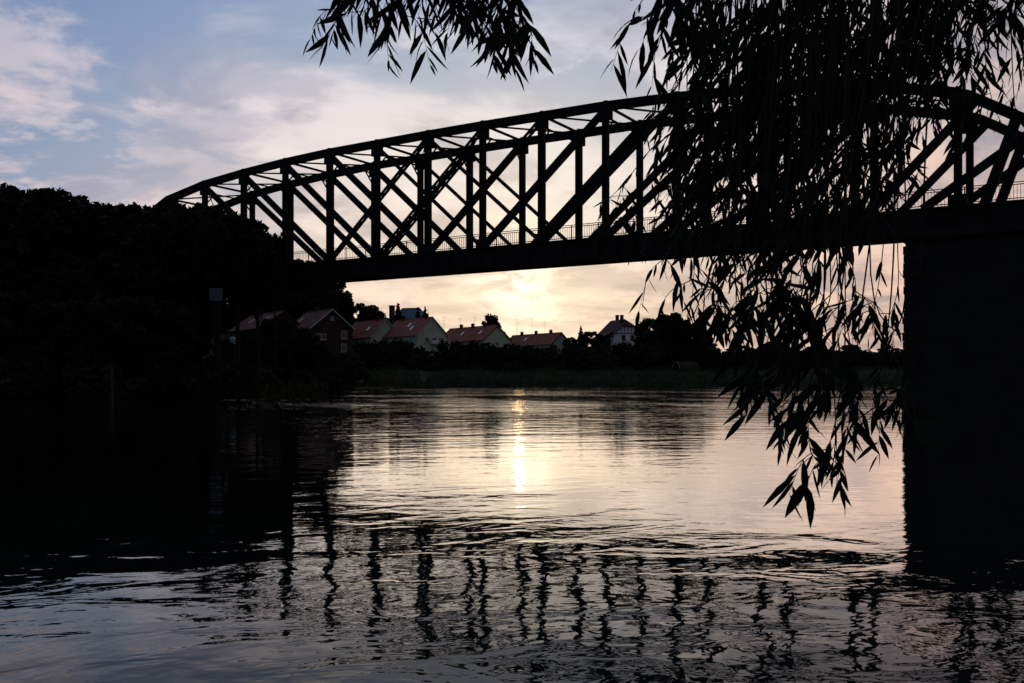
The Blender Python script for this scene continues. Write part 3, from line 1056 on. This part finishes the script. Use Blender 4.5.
def white_house():
    Y = 262
    P = at(628, 318.5, Y)
    z0 = gz(P.x, P.y) - .6
    root = empty('half_hipped_house', (P.x, P.y, z0), R(20))
    h = P.z - z0
    W, L = 4.3, 11.0
    he = EYE + (HY - 334) / F * Y - z0
    hh = EYE + (HY - 325.5) / F * Y - z0        # foot of the half hip
    sl = (h - he) / W
    xh = (h - hh) / sl
    wl = MB()
    prof = [(-W, 0), (W, 0), (W, he - .1), (xh, hh - .15), (-xh, hh - .15), (-W, he - .1)]
    fr, bk = [Vector((x, 0, z)) for x, z in prof], [Vector((x, L, z)) for x, z in prof]
    wl.face(fr); wl.face(bk[::-1])
    for i in (0, 1, 5):
        j = (i + 1) % 6
        wl.face([fr[j], fr[i], bk[i], bk[j]])
    wl.build('wall', M['render_white'], root)
    r = MB()
    ov, hip = .55, 2.0
    for s in (-1, 1):
        pts = [Vector((0, hip, h)), Vector((s * (xh + .1), -ov, hh - .1)), Vector((s * (W + ov), -ov, he - sl * ov)), Vector((s * (W + ov), L + ov, he - sl * ov)), Vector((0, L, h))]
        if s > 0: pts = pts[::-1]
        r.face(pts); r.face([p - Vector((0, 0, .2)) for p in pts[::-1]])
        for a, b in zip(pts, pts[1:] + pts[:1]):
            r.face([a, b, b - Vector((0, 0, .2)), a - Vector((0, 0, .2))])
    tri = [Vector((-xh - .1, -ov, hh - .1)), Vector((xh + .1, -ov, hh - .1)), Vector((0, hip, h))]
    r.face(tri)
    r.face([tri[1], tri[0], tri[0] - Vector((0, 0, .2)), tri[1] - Vector((0, 0, .2))])
    roof = r.build('roof', M['tile_brown'], root)
    for cx, cy, hx_ in ((-1.1, 1.6, .9), (.9, 8.5, 1.4)):
        c = MB()
        c.box((cx - .38, cy - .38, h - 2.2), (cx + .38, cy + .38, h + hx_))
        c.box((cx - .46, cy - .46, h + hx_), (cx + .46, cy + .46, h + hx_ + .14))
        c.build('chimney', M['chim'], roof)
    for wx in (-1.35, 1.35):
        for wz in (he - 1.1,):
            c = MB()
            for lo, hi in (((wx - .62, -.07, wz - .85), (wx - .5, .02, wz + .85)), ((wx + .5, -.07, wz - .85), (wx + .62, .02, wz + .85)),
                           ((wx - .5, -.07, wz - .85), (wx + .5, .02, wz - .73)), ((wx - .5, -.07, wz + .73), (wx + .5, .02, wz + .85))):
                c.box(lo, hi)
            wf = c.build('window', M['pale'], root)
            c = MB()
            c.box((wx - .5, -.02, wz - .73), (wx + .5, .03, wz + .73))
            c.build('pane', M['glass'], wf)
    c = MB()                                            # timbering in the gable
    for x in (-2.1, -1.05, 0, 1.05, 2.1):
        c.box((x - .09, -.05, he + .2), (x + .09, .02, min(hh - .2, h - abs(x) * sl - .5)))
    c.box((-W * .9, -.054, he + .02), (W * .9, .02, he + .2))
    c.build('timber_frame', M['timber'], root)
    # lower wing with its own roof on the left
    c = MB()
    c.box((-W - 3.2, 2.0, 0), (-W - .01, 8, he - 1.6))
    wing = c.build('wing', M['brick'], root)
    c = MB()
    c.hexa([Vector(p) for p in ((-W - 3.7, 1.6, he - 1.7), (-W + .6, 1.6, he + .7), (-W + .6, 8.4, he + .7), (-W - 3.7, 8.4, he - 1.7),
                                (-W - 3.7, 1.6, he - 1.5), (-W + .6, 1.6, he + .9), (-W + .6, 8.4, he + .9), (-W - 3.7, 8.4, he - 1.5))])
    c.build('wing_roof', M['tile_brown'], wing)
    tag(root, 'white gabled house with a half hipped brown roof among dark trees', 'house', 'houses behind the red roofs')


white_house()


def antenna(x, ytop, ybase, Y, label):
    a, b = at(x, ybase + 6, Y), at(x, ytop, Y)
    root = empty('roof_antenna', a)
    h = b.z - a.z
    c = MB()
    c.tube([(0, 0, 0), (0, 0, h)], [.05, .035], 6)
    c.build('mast', M['metal'], root)
    c = MB()
    c.bar((-.7, 0, h - .25), (.7, 0, h - .25), .04, .04)
    for k in range(6):
        q = -.6 + k * .24
        c.bar((q, -.35, h - .25), (q, .35, h - .25), .025, .025)
    c.bar((0, -.6, h - 1.0), (0, .6, h - 1.0), .035, .035)
    c.build('aerial', M['metal'], root)
    tag(root, label, 'antenna', 'roof antennas')


for x, yt, yb, Y, lab in [(460, 318, 326, 298, 'left of three thin antennas over the long red roof'), (475, 317, 326, 296, 'middle of three thin antennas over the long red roof'),
                          (444, 317, 325, 275, 'thin antenna over the right slope of the green gabled house'),
                          (517, 319, 333, 318, 'thin antenna at the left end of the farthest red roof'), (532, 318, 333, 314, 'tall thin antenna over the middle of the farthest red roof'),
                          (545, 321, 333, 312, 'thin antenna at the right of the farthest red roof'), (428, 309, 318, 335, 'small antenna at the end of the blue grey roof')]:
    antenna(x, yt, yb, Y, lab)


# ------------------------------------------------------------------ small things on the banks
def board():
    P = at(216, 301, 77)
    g = gz(P.x, P.y)
    root = empty('river_sign', (P.x, P.y, g))
    h = P.z - g
    c = MB()
    c.tube([(-.3, .06, -.3), (-.3, .06, h + .9)], [.05, .05], 8)
    c.build('post', M['steel'], root)
    c = MB()
    c.tube([(.3, .06, -.3), (.3, .06, h + .9)], [.05, .05], 8)
    c.build('post', M['steel'], root)
    c = MB()
    c.box((-.52, -.03, h), (.52, .0, h + 1.05))
    c.build('panel', M['sign_blue'], root)
    tag(root, 'small pale square board on posts among the dark left bank trees', 'sign')


board()


def parasol():
    P = at(234, 345, 150)
    g = gz(P.x, P.y)
    root = empty('parasol', (P.x, P.y, g), R(20))
    h = P.z - g
    c = MB()
    c.tube([(0, 0, -.2), (.15, -.1, h + .6)], [.035, .03], 7)
    c.build('pole', M['metal'], root)
    c = MB()
    top = Vector((.15, -.1, h + 1.0))
    tilt = Matrix.Rotation(R(55), 3, 'X') @ Matrix.Rotation(R(20), 3, 'Y')
    rim = [top + tilt @ Vector((.72 * math.cos(a), .72 * math.sin(a), -.42)) for a in [k * math.pi / 4 for k in range(8)]]
    for k in range(8):
        c.face([top, rim[k], rim[(k + 1) % 8]])
        c.face([top - Vector((0, 0, .02)), rim[(k + 1) % 8] - Vector((0, 0, .02)), rim[k] - Vector((0, 0, .02))])
    c.build('canopy', M['reedpale'], root)
    tag(root, 'pale tilted garden parasol below the left red roof', 'parasol')


parasol()


def post():
    P = at(112, 380, 66)
    g = gz(P.x, P.y)
    root = empty('mooring_post', (P.x, P.y, g - .3))
    c = MB()
    c.tube([(0, 0, 0), (.02, 0, P.z - g + .9)], [.09, .075], 9)
    c.build('shaft', M['timber'], root)
    c = MB()
    c.tube([(.02, 0, P.z - g + .9), (.02, 0, P.z - g + 1.02)], [.1, .06], 9)
    c.build('cap', M['metal'], root)
    tag(root, 'thin dark wooden post at the water in front of the left bank trees', 'post')


post()


def polytunnel():
    P = at(676, 370, 232)
    g = gz(P.x, P.y)
    root = empty('polytunnel', (P.x, P.y, g), R(-62))
    c = MB()
    n = 10
    prev = None
    for k in range(n + 1):
        a = math.pi * k / n
        q = (1.5 * math.cos(a), 2.1 * math.sin(a))
        if prev:
            c.face([(prev[0], 0, prev[1]), (q[0], 0, q[1]), (q[0], 6, q[1]), (prev[0], 6, prev[1])])
        prev = q
    c.build('cover', M['leaf_c'], root)
    for y in (0, 2, 4, 6):
        c = MB()
        c.tube([(1.53 * math.cos(math.pi * k / n), y, 2.13 * math.sin(math.pi * k / n)) for k in range(n + 1)], [.05] * (n + 1), 6)
        c.build('hoop', M['pale'] if y == 0 else M['metal'], root)
    tag(root, 'small polytunnel with pale hoops on the far bank under the trees', 'greenhouse')


polytunnel()


# ------------------------------------------------------------------ reeds and grass at the waterline
def reeds():
    g = np.random.default_rng(5)
    V, Fc = [], []
    pts = []
    for a, b, n, w, hh in [((-36, 205), (-33, 211.5), 200, 2, .9), ((-33, 211.5), (-20, 213.5), 2200, 24, .9), ((-20, 213.5), (10, 212.5), 5200, 26, .9), ((10, 212.5), (60, 214.5), 8000, 26, .9), ((60, 214.5), (110, 213.5), 5000, 24, 1.0),
                           ((-38, 190), (-27, 130), 900, 3, 1.0), ((-27, 130), (-20, 102), 900, 2.5, 1.0), ((-23, 86), (-20, 102), 500, 1.5, 1.0), ((-31, 72), (-23, 86), 700, 1.6, 1.0), ((-46, 55), (-31, 72), 700, 1.6, 1.0)]:
        a, b = np.array(a), np.array(b)
        nn = np.array([-(b - a)[1], (b - a)[0]]) / np.linalg.norm(b - a)
        t = g.random(n)
        o = (g.random(n) ** 1.6) * w
        p = a + (b - a) * t[:, None]
        s = 1 if river_dist(*[np.array([v]) for v in ((a + b) / 2 + nn * 1.5)])[0] > 0 else -1
        p = p + nn * s * (o - .25)[:, None]
        for q, h in zip(p, hh * (0.4 + 0.9 * g.random(n))):
            pts.append((q[0], q[1], h))
    pts = np.array(pts)
    z = np.maximum(height(pts[:, 0], pts[:, 1]), -0.1)
    for (x, y, h), z0 in zip(pts, z):
        a = g.uniform(0, 6.28)
        w = g.uniform(.04, .16)
        lx, ly = g.normal(0, .22, 2) * h
        b = len(V)
        V += [(x - w * math.cos(a), y - w * math.sin(a), z0 - .05), (x + w * math.cos(a), y + w * math.sin(a), z0 - .05), (x + lx, y + ly, z0 + h)]
        Fc.append((b, b + 1, b + 2))
    me = bpy.data.meshes.new('bank_grass')
    me.from_pydata(V, [], Fc)
    me.materials.append(M['reed'])
    tag(link(me, 'bank_grass'), 'tall grass fringing the far waterline', 'grass', kind='stuff')


reeds()


# ------------------------------------------------------------------ the willow over the camera
class Leaves:
    def __init__(s, seed):
        s.g = random.Random(seed)
        s.v, s.f = [], []

    def leaf(s, p, d, L, w):
        """one narrow pointed leaf, folded along its midrib and curved"""
        g = s.g
        d = d.normalized()
        side = d.cross(Vector((g.gauss(0, 1), g.gauss(0, 1), g.gauss(0, .4))))
        if side.length < 1e-3: side = d.orthogonal()
        side.normalize()
        nrm = d.cross(side)
        c = g.uniform(-.30, .30) * L
        b = len(s.v)
        rows = [(0.0, 0.0), (.22, .75), (.5, 1.0), (.78, .6), (1.0, 0)]
        mids = []
        for t, k in rows:
            q = p + d * L * t + nrm * c * t * t + Vector((0, 0, -1)) * L * .10 * t * t
            if k == 0:
                s.v.append(tuple(q))
                mids.append((len(s.v) - 1,))
            else:
                e = side * w * k / 2
                f = nrm * w * k * .12
                s.v += [tuple(q - e + f), tuple(q), tuple(q + e + f)]
                n = len(s.v)
                mids.append((n - 3, n - 2, n - 1))
        a, z = mids[0][0], mids[-1][0]
        m = mids[1]
        s.f += [(a, m[0], m[1]), (a, m[1], m[2])]
        for m, n in zip(mids[1:-2], mids[2:-1]):
            s.f += [(m[0], n[0], n[1], m[1]), (m[1], n[1], n[2], m[2])]
        m = mids[-2]
        s.f += [(m[0], z, m[1]), (m[1], z, m[2])]


def smooth_path(pts, n):
    """Catmull-Rom through the points"""
    P = [pts[0] * 2 - pts[1]] + list(pts) + [pts[-1] * 2 - pts[-2]]
    out = []
    for i in range(1, len(P) - 2):
        a, b, c, d = P[i - 1:i + 3]
        for k in range(n):
            t = k / n
            out.append(0.5 * ((2 * b) + (c - a) * t + (2 * a - 5 * b + 4 * c - d) * t * t + (3 * b - a - 3 * c + d) * t ** 3))
    out.append(pts[-1])
    return out


def strand(mb, lv, path, step=.026, L=(.075, .115), w=.013, bare=0.0, lean=(0, 0, 0), r0=.004, hang=.5, spread=.6, twigs=0):
    """one hanging twig with alternate leaves; the first part of it (bare) carries none"""
    g = lv.g
    pts = smooth_path(path, 7)
    n = len(pts)
    mb.tube(pts, [r0 * (1 - .75 * i / (n - 1)) for i in range(n)], 5, cap=False)
    tot = sum((b - a).length for a, b in zip(pts, pts[1:]))
    for k in range(twigs):                              # side twigs that fork off and droop
        i = int(g.uniform(max(bare, .05), .93) * (n - 1))
        o, t = pts[i], (pts[i + 1] - pts[i]).normalized()
        s = Vector((g.gauss(0, 1), g.gauss(0, 1), g.gauss(0, .3))).normalized()
        ln = g.uniform(.12, .30)
        a = o + (t * .35 + s * .65) * ln * .5
        b = a + (s * .35 + Vector((0, 0, -.75)) + t * .2) * ln * .6
        strand(mb, lv, [o, a, b], step * .9, L, w, .12, lean, r0 * .5, hang, spread + .1)
    acc, nxt = 0.0, bare * tot
    for a, b in zip(pts, pts[1:]):
        seg = (b - a).length
        t = (b - a).normalized()
        while nxt < acc + seg:
            p = a + t * (nxt - acc)
            s = Vector((g.gauss(0, 1), g.gauss(0, 1), g.gauss(0, .5))).normalized()
            d = t * .55 + s * spread + Vector((0, 0, -hang)) + Vector(lean)
            q = g.uniform(L[0] * .6, L[1]) * (1.0 if nxt < tot * .85 else .75)
            lv.leaf(p, d, q * 1.3, w * 1.75 * g.uniform(.75, 1.3) * q / .1)
            nxt += step * g.uniform(.6, 1.4)
        acc += seg


def build_willow():
    g = random.Random(99)
    root = empty('willow_tree', (5.6, 1.6, gz(5.6, 1.6)))
    inv = -Vector(root.location)

    def shift(o_v):
        return [tuple(Vector(v) + inv) for v in o_v]

    # trunk and limbs stand beyond the picture, the limbs reach over it
    mb = MB()
    mb.tube(smooth_path([Vector((5.6, 1.6, .1)), Vector((5.4, 1.8, 1.6)), Vector((5.2, 2.2, 3.2)), Vector((4.6, 2.9, 4.6)), Vector((4.2, 3.4, 6.2))], 6), list(np.linspace(.34, .13, 25)), 12)
    mb.v = shift(mb.v)
    mb.build('trunk', M['bark'], root, True)
    for pts, r in [([(5.2, 2.2, 3.3), (4.0, 3.2, 4.3), (2.6, 4.0, 4.75), (1.2, 4.2, 4.7), (-.1, 3.9, 4.3), (-.7, 3.5, 3.75)], .10),
                   ([(4.7, 2.8, 4.5), (4.2, 4.5, 5.4), (3.4, 6.0, 5.8), (2.2, 6.8, 5.7), (1.2, 6.9, 5.4)], .09),
                   ([(5.0, 2.4, 3.8), (4.2, 3.6, 4.4), (3.4, 4.6, 4.7), (2.6, 5.2, 4.9)], .08)]:
        p = smooth_path([Vector(q) for q in pts], 6)
        mb = MB()
        mb.tube(p, list(np.linspace(r, r * .2, len(p))), 9)
        mb.v = shift(mb.v)
        mb.build('limb', M['bark'], root, True)

    def bough(name_seed, strands):
        mb, lv = MB(), Leaves(name_seed)
        for kw in strands:
            strand(mb, lv, **kw)
        mb.v = shift(mb.v)
        lv.v = shift(lv.v)
        o = mb.build('hanging_branch', M['bark'], root, True)
        me = bpy.data.meshes.new('foliage')
        me.from_pydata(lv.v, [], lv.f)
        me.materials.append(M['willow'])
        link(me, 'foliage', o)

    def hung(px, Y, bare):
        """extend a hand-placed strand up to the limbs above the picture, keeping its leaves where they are"""
        a = pth(px, Y)
        b = [at(px[0][0] + 40, -130, Y), at(px[0][0] + g.uniform(0, 30), (px[0][1] - 130) / 2, Y)] + a[:1] + [p + Vector((g.uniform(-.03, .03), 0, 0)) for p in a[1:-1]] + a[-1:]
        ln = lambda q: sum((m - n).length for m, n in zip(q, q[1:]))
        return b, 1 - (1 - bare) * ln(a) / ln(b)

    def pth(px, Y0, Y1=None):
        Y1 = Y0 if Y1 is None else Y1
        n = len(px)
        return [at(x, y, Y0 + (Y1 - Y0) * i / (n - 1)) for i, (x, y) in enumerate(px)]

    # 1: the spray at the top left of the frame
    Ls = dict(L=(.07, .115), w=.013)
    st = []
    for px, Y, step in [([(420, -160), (385, -60), (350, -18), (338, 2)], 3.6, .024), ([(430, -150), (400, -60), (375, -20), (362, 0)], 3.5, .022), ([(440, -150), (425, -60), (408, -18), (400, 8)], 3.4, .028),
                        ([(460, -150), (445, -70), (438, -20), (433, 8)], 3.5, .026), ([(470, -160), (468, -70), (466, -20), (472, 12)], 3.6, .026), ([(480, -160), (485, -70), (488, -20), (490, 20)], 3.5, .022),
                        ([(490, -160), (500, -60), (508, -10), (509, 42)], 3.4, .02), ([(500, -160), (508, -60), (518, -20), (526, 18)], 3.5, .026), ([(420, -110), (445, -40), (462, -16), (478, -4)], 3.6, .024),
                        ([(500, -140), (496, -40), (498, 0), (503, 30)], 3.6, .028), ([(395, -120), (372, -50), (350, -34), (336, -20)], 3.7, .024), ([(415, -100), (402, -30), (392, -8), (388, -2)], 3.5, .024)]:
        px = [(x, y + 16) for x, y in px]
        st.append(dict(path=pth(px, Y), step=step * .85, bare=.35, twigs=2, **Ls))
    bough(1, st)

    # 2..: the dense upper curtain
    def curtain(seed, n, xs, y0, ln, drift, Y, step, bare, Lr=(.075, .12), tw=3):
        q = random.Random(seed)
        st = []
        for _ in range(n):
            x, ya, l = q.uniform(*xs), q.uniform(*y0), q.uniform(*ln)
            dx = q.uniform(*drift)
            Yq = q.uniform(*Y)
            top = (x + dx * .9 + q.uniform(-8, 8), min(-60, ya - 140))
            wig = 24 if bare > .5 else 5
            px = [top, (x + dx * .7 + q.uniform(-wig, wig), ya - 70), (x + dx * .45 + q.uniform(-wig, wig), ya), (x + q.uniform(-wig, wig), ya + l * .45), (x - dx * .35 + q.uniform(-6, 6), ya + l)]
            st.append(dict(path=pth(px, Yq, Yq - q.uniform(-.2, .3)), step=step, bare=bare if ya < 40 or bare > .5 else .38, L=Lr, w=.0145, lean=(-.22, 0, 0), r0=.0038, twigs=tw))
        bough(seed, st)

    curtain(21, 11, (676, 740), (-40, 60), (40, 110), (20, 100), (4.2, 6.2), .036, .25)
    curtain(22, 16, (730, 800), (-40, 80), (50, 120), (20, 100), (4.2, 6.6), .034, .25)
    curtain(23, 16, (790, 865), (-40, 80), (50, 120), (10, 90), (4.4, 6.8), .034, .25)
    curtain(24, 13, (855, 935), (-40, 50), (40, 100), (-50, 70), (4.6, 6.8), .036, .25)
    curtain(25, 12, (905, 975), (-60, 20), (30, 90), (-70, 10), (4.6, 6.4), .036, .3)
    # the middle, in front of the truss
    curtain(31, 15, (675, 740), (80, 180), (30, 80), (10, 75), (4.6, 6.6), .040, .34)
    curtain(32, 19, (735, 805), (80, 180), (30, 80), (10, 70), (4.6, 6.8), .036, .34)
    curtain(33, 19, (795, 880), (80, 180), (30, 70), (10, 70), (4.6, 6.8), .037, .34)
    curtain(34, 11, (860, 950), (40, 100), (30, 55), (20, 80), (5.2, 7.0), .040, .3)
    curtain(35, 12, (690, 790), (150, 215), (35, 80), (-10, 40), (4.0, 5.8), .036, .6)
    curtain(36, 13, (780, 885), (150, 205), (30, 60), (-10, 50), (4.2, 6.0), .036, .6)
    # the lower curtain over the far bank
    curtain(44, 5, (722, 800), (225, 275), (50, 85), (-15, 30), (3.3, 4.4), .036, .80, tw=4)
    curtain(45, 3, (800, 895), (235, 290), (50, 90), (-35, 35), (3.4, 4.6), .045, .78, tw=4)
    curtain(41, 4, (758, 806), (310, 340), (35, 60), (-20, 25), (3.4, 4.6), .03, .86, tw=3)
    curtain(42, 3, (790, 862), (315, 350), (55, 85), (-25, 25), (3.4, 4.6), .03, .86, tw=3)
    curtain(43, 3, (850, 905), (320, 360), (50, 85), (-30, 20), (3.6, 4.6), .034, .87, tw=3)

    # hand-placed strands at the edges of the mass
    H = dict(L=(.07, .115), w=.0135)
    st = []
    for px, Y, step, bare in [
        ([(740, -120), (690, -20), (655, 15), (640, 50)], 3.2, .03, .35), ([(730, -120), (690, -30), (668, 10), (658, 48)], 3.0, .026, .35), ([(740, -100), (705, -20), (680, 30), (668, 70)], 3.1, .03, .35),
        ([(720, -120), (680, -50), (650, -10), (634, 12)], 3.4, .036, .4), ([(700, 20), (668, 100), (655, 160), (650, 205)], 4.6, .05, .2), ([(720, 60), (672, 130), (645, 180), (615, 205)], 4.4, .06, .45),
        ([(690, 100), (650, 150), (618, 190), (598, 205)], 4.6, .05, .6), ([(700, 140), (660, 190), (625, 215), (612, 224)], 4.8, .055, .55),
        ([(730, -80), (700, 20), (690, 90), (668, 150)], 4.5, .034, .3), ([(740, -60), (705, 60), (684, 120), (660, 190)], 4.9, .034, .4), ([(730, 0), (705, 100), (684, 180), (660, 238)], 5.0, .036, .4),
        ([(740, 20), (715, 120), (696, 190), (678, 240)], 5.0, .032, .4)]:
        px = [(px[0][0] + 8, min(-80, px[0][1] - 120))] + px
        st.append(dict(path=pth(px, Y), step=step, bare=bare, twigs=2, **H))
    bough(51, st[:4])
    bough(55, st[4:])
    st = []
    for px, Y, step, bare in [
        ([(720, 120), (694, 200), (676, 245), (664, 268)], 3.4, .035, .6), ([(735, 120), (715, 200), (702, 250), (692, 300)], 3.3, .034, .6), ([(745, 120), (728, 220), (716, 260), (708, 300)], 3.4, .03, .6),
        ([(760, 120), (742, 220), (728, 268), (716, 312)], 3.3, .027, .6), ([(770, 140), (752, 240), (744, 280), (738, 318)], 3.4, .034, .6), ([(790, 140), (778, 220), (772, 255), (768, 285)], 3.5, .034, .65),
        ([(810, 140), (800, 230), (796, 270), (790, 320)], 3.4, .034, .65), ([(830, 140), (818, 230), (812, 275), (800, 318)], 3.5, .04, .65), ([(850, 140), (842, 230), (840, 280), (838, 345)], 3.4, .06, .6),
        ([(870, 140), (862, 230), (858, 280), (852, 330)], 3.5, .06, .6), ([(890, 140), (884, 230), (878, 290), (866, 322)], 3.6, .05, .65), ([(900, 150), (896, 240), (890, 290), (884, 330)], 3.6, .05, .65)]:
        p_, b_ = hung(px, Y, bare)
        st.append(dict(path=p_, step=step, bare=b_, L=(.055, .095), w=.013, spread=.7, twigs=2))
    bough(52, st)
    st = []
    for px, Y, step, bare in [                          # the lowest clusters over the water
        ([(790, 230), (782, 330), (764, 395), (744, 428)], 2.9, .024, .72), ([(800, 230), (792, 330), (778, 390), (770, 430)], 2.9, .022, .7), ([(815, 230), (806, 340), (796, 395), (790, 432)], 2.9, .022, .7),
        ([(830, 230), (826, 340), (822, 430), (812, 480)], 2.8, .022, .78), ([(836, 240), (834, 350), (826, 440), (822, 492)], 2.75, .018, .8), ([(850, 240), (846, 340), (838, 420), (818, 462)], 2.8, .024, .78),
        ([(860, 240), (856, 340), (850, 400), (846, 445)], 2.9, .024, .72), ([(872, 240), (868, 340), (862, 390), (858, 440)], 2.8, .024, .75), ([(884, 240), (880, 340), (874, 400), (862, 425)], 3.0, .028, .75),
        ([(900, 240), (896, 340), (890, 400), (884, 432)], 3.0, .028, .75), ([(912, 240), (908, 340), (902, 400), (896, 440)], 3.1, .026, .72), ([(770, 230), (764, 320), (750, 372), (736, 405)], 3.1, .03, .75)]:
        if px[0][0] in (790, 872, 900, 850): continue
        px = [(x + 10, y - max(0, y - 340) * .10) for x, y in px]
        p_, b_ = hung(px, Y, bare)
        st.append(dict(path=p_, step=step, bare=b_, L=(.055, .10), w=.016, spread=.65, twigs=1))
    bough(53, st)
    st = []
    for px, Y, step, bare in [                          # thin sprays at the upper right corner
        ([(990, -140), (985, -40), (975, 20), (966, 70)], 4.4, .05, .3), ([(1010, -140), (1002, -40), (996, 30), (1004, 95)], 4.4, .05, .3), ([(1030, -140), (1022, -40), (1014, 20), (1020, 80)], 4.3, .045, .3),
        ([(970, -140), (960, -40), (950, 10), (945, 60)], 4.6, .04, .3), ([(1050, -120), (1034, -20), (1020, 10), (1008, 40)], 4.2, .035, .3), ([(1000, -120), (985, -30), (980, 0), (992, 30)], 4.5, .035, .3),
        ([(940, -100), (925, 0), (938, 60), (950, 95)], 4.8, .035, .3), ([(930, -80), (905, 20), (900, 90), (905, 125)], 5.0, .035, .3), ([(920, 20), (900, 110), (896, 150), (906, 178)], 5.0, .05, .55),
        ([(950, 0), (962, 80), (968, 120), (964, 150)], 5.0, .05, .5), ([(1040, -60), (1030, 20), (1024, 60), (1016, 100)], 4.2, .05, .3),
        ([(1000, -120), (975, -30), (955, 10), (940, 40)], 4.6, .03, .3), ([(1020, -120), (990, -30), (968, 20), (950, 70)], 4.7, .034, .3), ([(1045, -100), (1030, -20), (1012, 0), (996, 20)], 4.3, .03, .35),
        ([(1060, -100), (1048, -20), (1034, 20), (1022, 60)], 4.2, .03, .3), ([(990, -100), (985, 40), (992, 100), (1008, 135)], 5.2, .06, .5), ([(1010, -90), (1012, 60), (1018, 130), (1030, 170)], 5.0, .07, .5)]:
        st.append(dict(path=pth(px, Y), step=step, bare=bare, twigs=2, **H))
    bough(54, st)
    tag(root, 'dark willow whose long leafy strands hang over the river in the foreground', 'tree')


build_willow()
bpy.context.view_layer.update()
